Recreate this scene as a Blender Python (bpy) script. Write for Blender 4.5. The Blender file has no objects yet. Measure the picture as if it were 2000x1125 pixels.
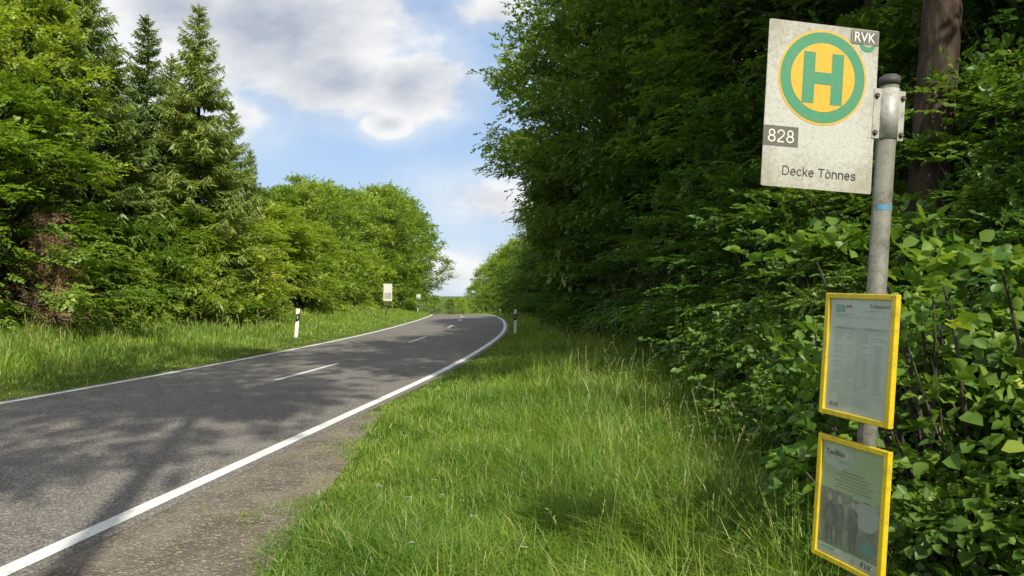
import bpy, bmesh, math, random
import numpy as np
from mathutils import Vector, Matrix
rng = np.random.default_rng(7)
random.seed(7)
scene = bpy.context.scene
COL = scene.collection
CAMH = 1.65

# ------------------------------------------------------------------ materials
def new_mat(name):
    m = bpy.data.materials.new(name); m.use_nodes = True
    nt = m.node_tree; nt.nodes.clear()
    out = nt.nodes.new('ShaderNodeOutputMaterial')
    return m, nt, out
def N(nt, t, **kw):
    n = nt.nodes.new(t)
    for k, v in kw.items(): setattr(n, k, v)
    return n
def setin(nt, sock, v):
    if hasattr(v, 'is_output') or isinstance(v, bpy.types.NodeSocket): nt.links.new(v, sock)
    else: sock.default_value = v
def math_(nt, op, a, b=0.0, c=None, clamp=False):
    n = N(nt, 'ShaderNodeMath', operation=op); n.use_clamp = clamp
    setin(nt, n.inputs[0], a); setin(nt, n.inputs[1], b)
    if c is not None: setin(nt, n.inputs[2], c)
    return n.outputs[0]
def mixc(nt, f, a, b, mode='MIX'):
    n = N(nt, 'ShaderNodeMix', data_type='RGBA', blend_type=mode)
    setin(nt, n.inputs[0], f)
    setin(nt, n.inputs[6], a if not isinstance(a, tuple) else (*a[:3], 1))
    setin(nt, n.inputs[7], b if not isinstance(b, tuple) else (*b[:3], 1))
    return n.outputs[2]
def ramp(nt, f, lo, hi, a=0.0, b=1.0, smooth=True):
    n = N(nt, 'ShaderNodeMapRange', interpolation_type='SMOOTHSTEP' if smooth else 'LINEAR')
    setin(nt, n.inputs[0], f); setin(nt, n.inputs[1], lo); setin(nt, n.inputs[2], hi)
    setin(nt, n.inputs[3], a); setin(nt, n.inputs[4], b)
    return n.outputs[0]
def noise(nt, vec, scale, detail=4, rough=0.55, dim='3D'):
    n = N(nt, 'ShaderNodeTexNoise'); n.noise_dimensions = dim
    n.inputs['Scale'].default_value = scale; n.inputs['Detail'].default_value = detail
    n.inputs['Roughness'].default_value = rough
    nt.links.new(vec, n.inputs['Vector']); return n.outputs['Fac']
def objco(nt): return N(nt, 'ShaderNodeTexCoord').outputs['Object']
def bsdf(nt, out, col, rough=0.6, metal=0.0, bump=None, bstr=0.3, bdist=0.01, spec=0.5, coat=0.0):
    b = N(nt, 'ShaderNodeBsdfPrincipled')
    setin(nt, b.inputs['Base Color'], (*col[:3], 1) if isinstance(col, tuple) else col)
    setin(nt, b.inputs['Roughness'], rough); setin(nt, b.inputs['Metallic'], metal)
    b.inputs['Specular IOR Level'].default_value = spec
    b.inputs['Coat Weight'].default_value = coat
    b.inputs['Coat Roughness'].default_value = 0.12
    if bump is not None:
        bn = N(nt, 'ShaderNodeBump'); bn.inputs['Strength'].default_value = bstr
        bn.inputs['Distance'].default_value = bdist
        nt.links.new(bump, bn.inputs['Height']); nt.links.new(bn.outputs[0], b.inputs['Normal'])
    if out is not None: nt.links.new(b.outputs[0], out.inputs[0])
    return b
def leaf_mat(name, ca, cb, cc=None, transl=0.35, var=0.25, gloss=.03):
    m, nt, out = new_mat(name)
    at = N(nt, 'ShaderNodeAttribute', attribute_name='tint')
    c = mixc(nt, at.outputs['Fac'], ca, cb)
    if cc is not None:
        c = mixc(nt, ramp(nt, at.outputs['Fac'], 0.85, 1.0), c, cc)
    oi = N(nt, 'ShaderNodeObjectInfo')
    v = math_(nt, 'MULTIPLY_ADD', oi.outputs['Random'], var * 2, 1 - var)
    hs = N(nt, 'ShaderNodeHueSaturation')
    nt.links.new(c, hs.inputs['Color']); nt.links.new(v, hs.inputs['Value'])
    hv = math_(nt, 'MULTIPLY_ADD', oi.outputs['Random'], -0.035, 0.512)
    nt.links.new(hv, hs.inputs['Hue'])
    b = N(nt, 'ShaderNodeBsdfDiffuse'); nt.links.new(hs.outputs[0], b.inputs[0])
    tr = N(nt, 'ShaderNodeBsdfTranslucent')
    tc = mixc(nt, 1.0, hs.outputs[0], (1.4, 1.3, 0.5), 'MULTIPLY')
    nt.links.new(tc, tr.inputs[0])
    mx = N(nt, 'ShaderNodeMixShader'); mx.inputs[0].default_value = transl
    nt.links.new(b.outputs[0], mx.inputs[1]); nt.links.new(tr.outputs[0], mx.inputs[2])
    last = mx
    if gloss > 0:
        gl = N(nt, 'ShaderNodeBsdfGlossy'); gl.inputs['Roughness'].default_value = .45; gl.inputs[0].default_value = (.9, .95, .9, 1)
        m2 = N(nt, 'ShaderNodeMixShader'); m2.inputs[0].default_value = gloss
        nt.links.new(mx.outputs[0], m2.inputs[1]); nt.links.new(gl.outputs[0], m2.inputs[2]); last = m2
    nt.links.new(last.outputs[0], out.inputs[0])
    return m
def bark_mat(name, a, b_, scale=9):
    m, nt, out = new_mat(name); co = objco(nt)
    mp = N(nt, 'ShaderNodeMapping'); mp.inputs['Scale'].default_value = (1, 1, 0.22); nt.links.new(co, mp.inputs[0])
    n = noise(nt, mp.outputs[0], scale, 6, 0.65)
    n2 = noise(nt, co, 1.3, 3)
    c = mixc(nt, ramp(nt, n, 0.35, 0.65), a, b_)
    c = mixc(nt, ramp(nt, n2, 0.5, 0.7, 0, 0.6), c, (0.04, 0.05, 0.025))
    bsdf(nt, out, c, 0.9, bump=n, bstr=0.9, bdist=0.03, spec=0.15); return m
def plain_mat(name, col, rough=0.5, metal=0.0, dirt=0.0, dirtcol=(0.12, 0.11, 0.07), dscale=25, coat=0.0, spec=0.4):
    m, nt, out = new_mat(name); co = objco(nt)
    n = noise(nt, co, dscale, 7, 0.7); n2 = noise(nt, co, dscale * 6, 3, 0.6)
    f = math_(nt, 'MULTIPLY', ramp(nt, math_(nt, 'ADD', math_(nt, 'MULTIPLY', n, 0.7), math_(nt, 'MULTIPLY', n2, 0.3)), 0.4, 0.68), dirt)
    c = mixc(nt, f, col, dirtcol)
    r = math_(nt, 'MULTIPLY_ADD', n, 0.25, max(rough - 0.12, 0.02))
    bsdf(nt, out, c, r, metal, bump=n2, bstr=0.08, bdist=0.002, coat=coat, spec=spec); return m

# ------------------------------------------------------------------ mesh helpers
class Buf:
    def __init__(s): s.V = []; s.F = []; s.M = []; s.T = []; s.n = 0
    def add(s, V, F, mat=0, tint=0.5):
        V = np.asarray(V, float).reshape(-1, 3); F = np.asarray(F, np.int64).reshape(-1, 4)
        s.V.append(V); s.F.append(F + s.n); s.M.append(np.full(len(F), mat))
        t = np.full(len(V), tint) if np.isscalar(tint) else np.asarray(tint)
        s.T.append(t); s.n += len(V)
    def mesh(s, name, mats, smooth=True):
        V = np.concatenate(s.V); F = np.concatenate(s.F); M = np.concatenate(s.M); T = np.concatenate(s.T)
        me = bpy.data.meshes.new(name)
        me.vertices.add(len(V)); me.vertices.foreach_set('co', V.astype(np.float32).ravel())
        me.loops.add(len(F) * 4); me.loops.foreach_set('vertex_index', F.astype(np.int32).ravel())
        me.polygons.add(len(F)); me.polygons.foreach_set('loop_start', (np.arange(len(F)) * 4).astype(np.int32))
        for m in mats: me.materials.append(m)
        me.polygons.foreach_set('material_index', M.astype(np.int32))
        me.update(calc_edges=True)
        me.polygons.foreach_set('use_smooth', np.full(len(F), smooth))
        a = me.attributes.new('tint', 'FLOAT', 'POINT'); a.data.foreach_set('value', T.astype(np.float32))
        return me
def nrm(v): return v / np.maximum(np.linalg.norm(v, axis=-1, keepdims=True), 1e-9)
def add_tube(buf, pts, rad, sides=7, mat=0, tint=0.5):
    pts = np.asarray(pts, float); n = len(pts); rad = np.asarray(rad, float)
    d = nrm(np.gradient(pts, axis=0))
    ref = np.array([0.31, 0.9, 0.2]); a = nrm(np.cross(d, ref)); b = np.cross(d, a)
    th = np.arange(sides) * 2 * np.pi / sides
    ring = a[:, None] * np.cos(th)[None, :, None] + b[:, None] * np.sin(th)[None, :, None]
    V = pts[:, None] + ring * rad[:, None, None]
    i = np.arange(n - 1)[:, None] * sides; j = np.arange(sides)[None]; j2 = (j + 1) % sides
    F = np.stack([i + j, i + j2, i + sides + j2, i + sides + j], -1)
    buf.add(V, F, mat, tint)
def add_leaves(buf, P, D, Nn, L, W, tint, mat=0, fold=0.25, hexa=True):
    D = nrm(D); S = nrm(np.cross(D, Nn)); U = np.cross(S, D); n = len(P)
    L = np.broadcast_to(L, n)[:, None]; W = np.broadcast_to(W, n)[:, None]
    if hexa:
        k = [(0, 0, 0), (.32, .5, 1), (.7, .38, .7), (1, 0, -.25), (.7, -.38, .7), (.32, -.5, 1)]
        V = np.stack([P + D * L * a + S * W * b + U * W * fold * c for a, b, c in k], 1)
        q = np.array([[0, 1, 2, 3], [0, 3, 4, 5]])
        F = (np.arange(n)[:, None, None] * 6 + q[None]); m = 6
    else:
        k = [(0, 0, 0), (.45, .5, 1), (1, 0, 0), (.45, -.5, 1)]
        V = np.stack([P + D * L * a + S * W * b + U * W * fold * c for a, b, c in k], 1)
        F = np.arange(n)[:, None] * 4 + np.arange(4)[None]; m = 4
    buf.add(V, F, mat, np.repeat(np.broadcast_to(tint, n), m))
def sprays(buf, P, D, U, k, L, ll, lw, tint, hexa=True, mat=0, jit=0.3):
    n = len(P); D = nrm(D); S = nrm(np.cross(D, U)); U = np.cross(S, D)
    t = (np.arange(k) + 0.6) / k; side = np.where(np.arange(k) % 2 == 0, 1., -1.)
    Lr = (L * rng.uniform(.7, 1.25, n))[:, None, None]
    base = P[:, None] + D[:, None] * t[None, :, None] * Lr - U[:, None] * (t ** 2)[None, :, None] * Lr * .25
    sd = (side * (1.0 - .75 * t))[None, :, None]
    ld = D[:, None] * (.45 + .6 * t)[None, :, None] + S[:, None] * sd + rng.normal(0, jit, (n, k, 3))
    ld[..., 2] -= .12
    nn = U[:, None] + rng.normal(0, jit, (n, k, 3))
    sz = rng.uniform(.7, 1.2, (n, k))
    tt = np.clip(tint[:, None] + rng.normal(0, .12, (n, k)), 0, 1)
    add_leaves(buf, base.reshape(-1, 3), ld.reshape(-1, 3), nn.reshape(-1, 3), (ll * sz).ravel(), (lw * sz).ravel(), tt.ravel(), mat, hexa=hexa)

def new_obj(name, me, parent=None, loc=(0, 0, 0), rot=(0, 0, 0), **props):
    o = bpy.data.objects.new(name, me); COL.objects.link(o)
    o.location = loc; o.rotation_euler = rot
    if parent is not None: o.parent = parent
    for k, v in props.items(): o[k] = v
    return o
def empty(name, loc, rot=(0, 0, 0), scale=(1, 1, 1), parent=None, **props):
    o = new_obj(name, None, parent, loc, rot, **props); o.scale = scale; o.empty_display_size = 0.3
    return o

# ------------------------------------------------------------------ terrain functions
RP = np.array([(-60, -12.5), (-30, -8.1), (-10, -5.1), (4, -3.03), (9.5, -2.23), (14, -1.6), (22, -.82), (30, -.4), (39, -.42),
               (60, -1.6), (84, -4.4), (110, -9), (150, -19), (220, -42)], float)
def redge(Y):
    Y = np.clip(np.asarray(Y, float), -60, 220)
    x = RP[:, 0]; y = RP[:, 1]
    m = np.gradient(y, x)
    i = np.clip(np.searchsorted(x, Y, side='right') - 1, 0, len(x) - 2)
    h = x[i + 1] - x[i]; t = (Y - x[i]) / h
    return ((2*t**3 - 3*t**2 + 1) * y[i] + (t**3 - 2*t**2 + t) * h * m[i] + (-2*t**3 + 3*t**2) * y[i+1] + (t**3 - t**2) * h * m[i+1])
def zr(Y):
    Y = np.asarray(Y, float)
    a = np.where(Y > 30, -.00027 * (np.clip(Y, 30, 120) - 30) ** 2, 0.)
    return a - .0486 * (np.clip(Y, 120, 200) - 120)
def ss(t): t = np.clip(t, 0, 1); return t * t * (3 - 2 * t)
def vn(X, Y):
    return (np.sin(X * 1.3 + 2 * np.sin(Y * .7)) + np.sin(Y * 1.7 + 1.5 * np.sin(X * .9 + 1)) + .6 * np.sin(X * 3.1 + Y * 2.3) + .5 * np.sin(X * 5.3 - Y * 4.1)) / 3.1
RW = 5.6
def gz(X, Y):
    X = np.asarray(X, float); Y = np.asarray(Y, float)
    u = X - redge(Y); v = -RW - u
    r = np.where(u > .3, -.03 * ss((u - .3) / 1.) + .35 * ss((u - 2.8) / 4) + .03 * vn(X, Y) * ss((u - .5) / 1), 0)
    l = np.where(v > .2, .14 * ss((v - .2) / 1.4) + .42 * ss((v - 1.2) / 5) + .05 * vn(X, Y) * ss((v - .4) / 1), 0)
    return zr(Y) + r + l

# ------------------------------------------------------------------ ground / road materials
def ground_mat():
    m, nt, out = new_mat('grass_soil'); co = objco(nt)
    n = noise(nt, co, .9, 5); n2 = noise(nt, co, 14, 6, .7); n3 = noise(nt, co, 90, 3)
    c = mixc(nt, ramp(nt, n, .35, .65), (.08, .13, .022), (.13, .18, .03))
    c = mixc(nt, ramp(nt, n2, .5, .7), c, (.10, .085, .04))
    bsdf(nt, out, c, .95, bump=math_(nt, 'ADD', n2, n3), bstr=.8, bdist=.04, spec=.1); return m
def asphalt_mat():
    m, nt, out = new_mat('asphalt'); co = objco(nt)
    v = N(nt, 'ShaderNodeTexVoronoi'); v.inputs['Scale'].default_value = 75; nt.links.new(co, v.inputs['Vector'])
    sp = N(nt, 'ShaderNodeSeparateColor'); nt.links.new(v.outputs['Color'], sp.inputs[0])
    n = noise(nt, co, .5, 5, .6); n2 = noise(nt, co, 3.5, 6, .65); n3 = noise(nt, co, 160, 3, .6)
    c = mixc(nt, ramp(nt, n, .3, .7), (.155, .143, .129), (.2, .183, .163))
    c = mixc(nt, ramp(nt, n2, .45, .75, 0, .5), c, (.13, .12, .109))
    stone = ramp(nt, sp.outputs[0], .6, .95, 0, .75)
    c = mixc(nt, stone, c, (.42, .385, .335))
    c = mixc(nt, ramp(nt, sp.outputs[1], .75, .95, 0, .7), c, (.05, .047, .043))
    v2 = N(nt, 'ShaderNodeTexVoronoi', feature='DISTANCE_TO_EDGE'); v2.inputs['Scale'].default_value = .33
    wv = N(nt, 'ShaderNodeVectorMath', operation='ADD'); nt.links.new(co, wv.inputs[0])
    nn = N(nt, 'ShaderNodeTexNoise'); nn.inputs['Scale'].default_value = 1.2; nn.inputs['Detail'].default_value = 6; nt.links.new(co, nn.inputs['Vector'])
    nt.links.new(nn.outputs['Color'], wv.inputs[1]); nt.links.new(wv.outputs[0], v2.inputs['Vector'])
    c = mixc(nt, ramp(nt, v2.outputs['Distance'], .0, .006, .35, 0), c, (.06, .06, .055))
    h = math_(nt, 'ADD', math_(nt, 'MULTIPLY', v.outputs['Distance'], 1.2), n3)
    bsdf(nt, out, c, .82, bump=h, bstr=.55, bdist=.006, spec=.3); return m
def paint_mat():
    m, nt, out = new_mat('road_paint'); co = objco(nt)
    n = noise(nt, co, 30, 7, .75); n2 = noise(nt, co, 2.5, 3); n3 = noise(nt, co, 110, 4, .7)
    f = ramp(nt, math_(nt, 'ADD', n, math_(nt, 'MULTIPLY', n2, .25)), .64, .8, 0, .75)
    c = mixc(nt, f, (.86, .86, .83), (.3, .28, .25))
    c = mixc(nt, ramp(nt, n2, .3, .7, 0, .3), c, (.6, .58, .52))
    c = mixc(nt, ramp(nt, n3, .58, .7, 0, .6), c, (.3, .28, .25))
    bsdf(nt, out, c, .6, bump=n, bstr=.3, bdist=.003); return m
def gravel_mat():
    m, nt, out = new_mat('gravel_soil'); co = objco(nt)
    v = N(nt, 'ShaderNodeTexVoronoi'); v.inputs['Scale'].default_value = 60; nt.links.new(co, v.inputs['Vector'])
    sp = N(nt, 'ShaderNodeSeparateColor'); nt.links.new(v.outputs['Color'], sp.inputs[0])
    n = noise(nt, co, 2.2, 6, .65); n2 = noise(nt, co, 26, 6, .75)
    c = mixc(nt, ramp(nt, n, .35, .65), (.17, .14, .108), (.28, .24, .19))
    c = mixc(nt, ramp(nt, sp.outputs[0], .75, .97, 0, .8), c, (.44, .40, .34))
    c = mixc(nt, ramp(nt, n2, .54, .7, 0, .65), c, (.085, .075, .045))
    bsdf(nt, out, c, .95, bump=math_(nt, 'ADD', v.outputs['Distance'], n2), bstr=1, bdist=.015, spec=.15); return m
M_ground = ground_mat(); M_asph = asphalt_mat(); M_paint = paint_mat(); M_gravel = gravel_mat()

Ys = np.unique(np.round(np.concatenate([np.array([-2000, -1000, -500, -250, -120, -60]), np.arange(-50, -4, 2.), np.arange(-4, 40, .25), np.arange(40, 130, 1.),
     np.arange(130, 221, 5.), np.array([260, 330, 450, 700, 1200, 2500])]), 3))
offs = np.concatenate([-np.array([2500, 1200, 600, 300, 150, 80, 50, 35]), np.arange(-25, -5.9, .4), np.array([-5.8, -2.8, .2]), np.arange(.5, 9, .3), np.array([10, 13, 18, 26, 40, 80, 150, 300, 600, 1200, 2500])])
def strip(name, Yv, offv, dz, mat, kind='structure', zf=None):
    Yg, Og = np.meshgrid(Yv, offv, indexing='ij')
    X = redge(Yg) + Og; Z = (gz(X, Yg) if zf is None else zf(X, Yg)) + dz
    V = np.stack([X, Yg, Z], -1); nr, nc = Yg.shape
    i = np.arange(nr - 1)[:, None] * nc; j = np.arange(nc - 1)[None]
    F = np.stack([i + j, i + j + 1, i + nc + j + 1, i + nc + j], -1)
    b = Buf(); b.add(V, F); me = b.mesh(name, [mat])
    return new_obj(name, me, kind=kind)
g = strip('ground', Ys, offs, 0, M_ground)
Yroad = Ys[(Ys >= -60) & (Ys <= 220)]
road = strip('road', Yroad, np.array([-5.8, -2.8, .2]), .004, M_asph)
b = Buf()
def mark(y0, y1, o0, o1, wob=True):
    ys = Ys[(Ys > y0) & (Ys < y1)]; ys = np.concatenate([[y0], ys, [y1]])
    z = np.interp(ys, Ys, zr(Ys)) + .008
    xs = np.interp(ys, Ys, redge(Ys))
    V = np.stack([np.stack([xs + o0, ys, z], -1), np.stack([xs + o1, ys, z], -1)], 1)
    i = np.arange(len(ys) - 1)[:, None] * 2
    b.add(V, i + np.array([[0, 1, 3, 2]]))
mark(-60, 220, -.07, .08); mark(-60, 220, -RW - .07, -RW + .07)
y = 13.1 - 10.3 * 4
while y < 200: mark(y, y + 3.2, -2.88, -2.75); y += 10.3
new_obj('road_markings', b.mesh('road_markings', [M_paint]), kind='structure')
def shw(Y): return np.where(Y < 4, 1.1, np.interp(Y, [4, 5.5, 7.3, 8.6, 9.5], [1.1, .8, .45, .16, .02]))
b = Buf(); ys = Ys[(Ys >= -12) & (Ys <= 9.5)]
w = shw(ys) + .25
fr = np.linspace(0, 1, 6)
X = redge(ys)[:, None] + .2 + fr[None] * w[:, None]; Yg = np.repeat(ys[:, None], 6, 1)
Z = gz(X, Yg) + .006; Z[:, 0] = zr(ys) + .002; Z[:, 1:5] += .014
i = np.arange(len(ys) - 1)[:, None] * 6; j = np.arange(5)[None]
b.add(np.stack([X, Yg, Z], -1), np.stack([i + j, i + j + 1, i + 7 + j, i + 6 + j], -1))
new_obj('gravel_shoulder', b.mesh('gravel_shoulder', [M_gravel]), kind='structure')

# ------------------------------------------------------------------ grass
M_grass = leaf_mat('grass_blades', (.10, .235, .025), (.30, .465, .06), (.56, .54, .2), transl=.4, var=.0, gloss=.04)
M_stalk = leaf_mat('dry_stalks', (.38, .38, .15), (.58, .52, .28), None, transl=.3, var=0, gloss=0)
def blades(buf, X, Y, h, w, tint, bend=.5):
    n = len(X); a = rng.uniform(0, 2 * np.pi, n); bd = np.abs(rng.normal(bend, .4, n))
    P = np.stack([X, Y, gz(X, Y) - .01], -1); H = np.stack([np.cos(a), np.sin(a), 0 * a], -1)
    a2 = a + rng.normal(np.pi / 2, .5, n); S = np.stack([np.cos(a2), np.sin(a2), 0 * a], -1)
    rows = []
    for t, ww in ((0, .8), (.35, 1.), (.7, .7), (1, .08)):
        c = P + H * (bd * t ** 2 * h)[:, None]; c[:, 2] += h * t * (1 - .42 * np.minimum(bd, 1.5) * t)
        rows += [c - S * (w * ww / 2)[:, None], c + S * (w * ww / 2)[:, None]]
    V = np.stack(rows, 1)
    q = np.array([[0, 1, 3, 2], [2, 3, 5, 4], [4, 5, 7, 6]])
    buf.add(V, np.arange(n)[:, None, None] * 8 + q[None], 0, np.repeat(tint, 8))
def scatter_grass(n, y0, y1, off_fn, pw):
    t = rng.uniform(0, 1, n); Y = y0 * (y1 / y0) ** (t ** pw)
    lo, hi = off_fn(Y); u = lo + (hi - lo) * rng.uniform(0, 1, n)
    return redge(Y) + u, Y, u
def shoulder_w(Y): return .2 + shw(Y)
gb = Buf()
X, Y, u = scatter_grass(205000, 2.6, 22, lambda Y: (shoulder_w(Y) - .5 * (Y < 9.2), 5.8 + 0 * Y), .95)
cl = vn(X * 1.8, Y * 1.8); cl2 = vn(X * 4.1 + 3, Y * 3.7); edge = u - shoulder_w(Y)
rag = ss((edge + .2 * cl + .25 * cl2 + .14) / .4) * .93 + .07
keep = (rng.uniform(0, 1, len(X)) < (.85 + .3 * cl)) & (rng.uniform(0, 1, len(X)) < rag) & (u > .22)
X, Y, u, cl, cl2, edge = X[keep], Y[keep], u[keep], cl[keep], cl2[keep], edge[keep]
tuft = np.maximum(0, vn(X * 2.7 + 9, Y * 2.9 - 4)) ** 1.5
h = (.05 + .15 * ss(edge / 1.2) + .17 * ss((edge - 1.2) / 1.6) + .16 * tuft * ss(edge / .6)) * (1 + .4 * cl + .3 * cl2) * rng.uniform(.5, 1.4, len(X))
far = np.maximum(1, Y / 5.5)
t = np.clip(rng.normal(.43, .22, len(X)) + .4 * vn(X * .8 + 4, Y * .8) + .2 * cl2 - .15 * tuft, 0, .84); t = np.where(rng.uniform(0, 1, len(X)) < .045, 1., t)
blades(gb, X, Y, np.maximum(h, .03), rng.uniform(.0035, .008, len(X)) * far ** .8, t, .8)
X, Y, u = scatter_grass(50000, 20, 110, lambda Y: (.2 + 0 * Y, 4.5 + 0 * Y), .8)
h = (.06 + .26 * ss((u - .2) / 1.8)) * rng.uniform(.5, 1.3, len(X)) * (1 + .4 * vn(X * 2, Y))
t = np.clip(rng.normal(.5, .2, len(X)) + .25 * vn(X * .5, Y * .5), 0, .84); t = np.where(rng.uniform(0, 1, len(X)) < .06, 1., t)
blades(gb, X, Y, h, rng.uniform(.012, .03, len(X)) * np.maximum(1, Y / 28), t)
X, Y, u = scatter_grass(150000, 8, 120, lambda Y: (-RW - 11 - 0 * Y, -RW - .15 + 0 * Y), .75)
h = (.05 + .3 * ss((-u - RW) / 3.5)) * (1 + .45 * vn(X * .9, Y * .9) + .25 * vn(X * 3, Y * 3)) * rng.uniform(.5, 1.3, len(X))
t = np.clip(rng.normal(.55, .2, len(X)) + .35 * vn(X * .6, Y * .6), 0, .84); t = np.where(rng.uniform(0, 1, len(X)) < .05 + .16 * ss((-u - RW - 2) / 4), 1., t)
blades(gb, X, Y, h, rng.uniform(.012, .024, len(X)) * np.maximum(1, Y / 22), t)
new_obj('grass', gb.mesh('grass', [M_grass]), kind='stuff', label='long green roadside grass covering both verges', category='grass')
sb = Buf(); n = 330
X, Y, u = scatter_grass(n, 3.4, 24, lambda Y: (3.5 - .05 * Y, 5.9 + 0 * Y), .9)
X2, Y2, u2 = scatter_grass(220, 12, 60, lambda Y: (-RW - 9 + 0 * Y, -RW - 2.5 + 0 * Y), .9)
X = np.concatenate([X, X2]); Y = np.concatenate([Y, Y2]); n = len(X)
h = rng.uniform(.4, .9, n); a = rng.uniform(0, 6.28, n); wd = .002 * np.maximum(1, Y / 6)
P = np.stack([X, Y, gz(X, Y)], -1); H = np.stack([np.cos(a), np.sin(a), 0 * a], -1); S = np.stack([-np.sin(a), np.cos(a), 0 * a], -1)
rows = []
for t in (0, .4, .8, 1):
    c = P + H * (h * .3 * t ** 2)[:, None]; c[:, 2] += h * t
    rows += [c - S * wd[:, None] / 2, c + S * wd[:, None] / 2]
sb.add(np.stack(rows, 1), np.arange(n)[:, None, None] * 8 + np.array([[0, 1, 3, 2], [2, 3, 5, 4], [4, 5, 7, 6]])[None], 0, np.repeat(rng.uniform(0, 1, n), 8))
for k in range(11):
    tt = .82 + .2 * k / 11; c = P + H * (h * .3 * tt ** 2)[:, None]; c[:, 2] += h * tt
    d = rng.normal(0, .4, (n, 3)); d[:, 2] += .9
    add_leaves(sb, c, d, rng.normal(0, 1, (n, 3)), .022 * np.maximum(1, Y / 10), .005 * np.maximum(1, Y / 8), rng.uniform(.2, 1, n), hexa=False)
new_obj('grass_stalks', sb.mesh('grass_stalks', [M_stalk]), kind='stuff', label='tall dry grass stalks with seed heads', category='grass')
fb = Buf(); n = 60
X, Y, u = scatter_grass(n, 3.2, 12, lambda Y: (1.6 + .3 * Y * 0, 4.2 + 0 * Y), .9)
M_flower = plain_mat('flower_white', (.75, .75, .7), .6)
P = np.stack([X, Y, gz(X, Y) + rng.uniform(.2, .36, n)], -1)
for k in range(9):
    a = k * 2.39; d = np.stack([np.cos(a) + 0 * X, np.sin(a) + 0 * X, .35 + 0 * X], -1) + rng.normal(0, .2, (n, 3))
    add_leaves(fb, P + d * .012, d, np.tile([0, 0, 1.], (n, 1)), .010, .006, .5, mat=0, hexa=False)
rows = [P + np.array([-.001, 0, 0]), P + np.array([.001, 0, 0])]; Q = P.copy(); Q[:, 2] = gz(X, Y)
fb.add(np.stack([Q - [.001, 0, 0], Q + [.001, 0, 0], rows[1], rows[0]], 1), np.arange(n)[:, None] * 4 + np.arange(4)[None], 1, .3)
new_obj('wild_flowers', fb.mesh('wild_flowers', [M_flower, M_grass]), kind='stuff', label='small white wild flowers in the grass', category='flowers')

# ------------------------------------------------------------------ trees
M_bark = bark_mat('bark_grey', (.045, .038, .03), (.13, .11, .088))
M_barkr = bark_mat('bark_reddish', (.035, .025, .018), (.10, .072, .052), 14)
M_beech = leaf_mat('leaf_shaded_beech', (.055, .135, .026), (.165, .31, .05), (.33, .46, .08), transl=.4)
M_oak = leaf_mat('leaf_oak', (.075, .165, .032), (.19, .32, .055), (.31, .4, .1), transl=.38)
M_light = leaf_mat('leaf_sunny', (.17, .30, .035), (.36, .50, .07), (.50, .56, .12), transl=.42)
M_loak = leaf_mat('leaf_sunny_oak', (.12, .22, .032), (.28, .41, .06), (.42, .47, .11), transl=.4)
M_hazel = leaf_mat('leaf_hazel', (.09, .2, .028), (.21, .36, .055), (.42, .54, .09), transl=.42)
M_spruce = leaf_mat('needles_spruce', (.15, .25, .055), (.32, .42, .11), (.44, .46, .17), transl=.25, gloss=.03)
M_dead = leaf_mat('dead_twigs', (.36, .24, .14), (.54, .41, .25), None, transl=.1, gloss=0)

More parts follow.
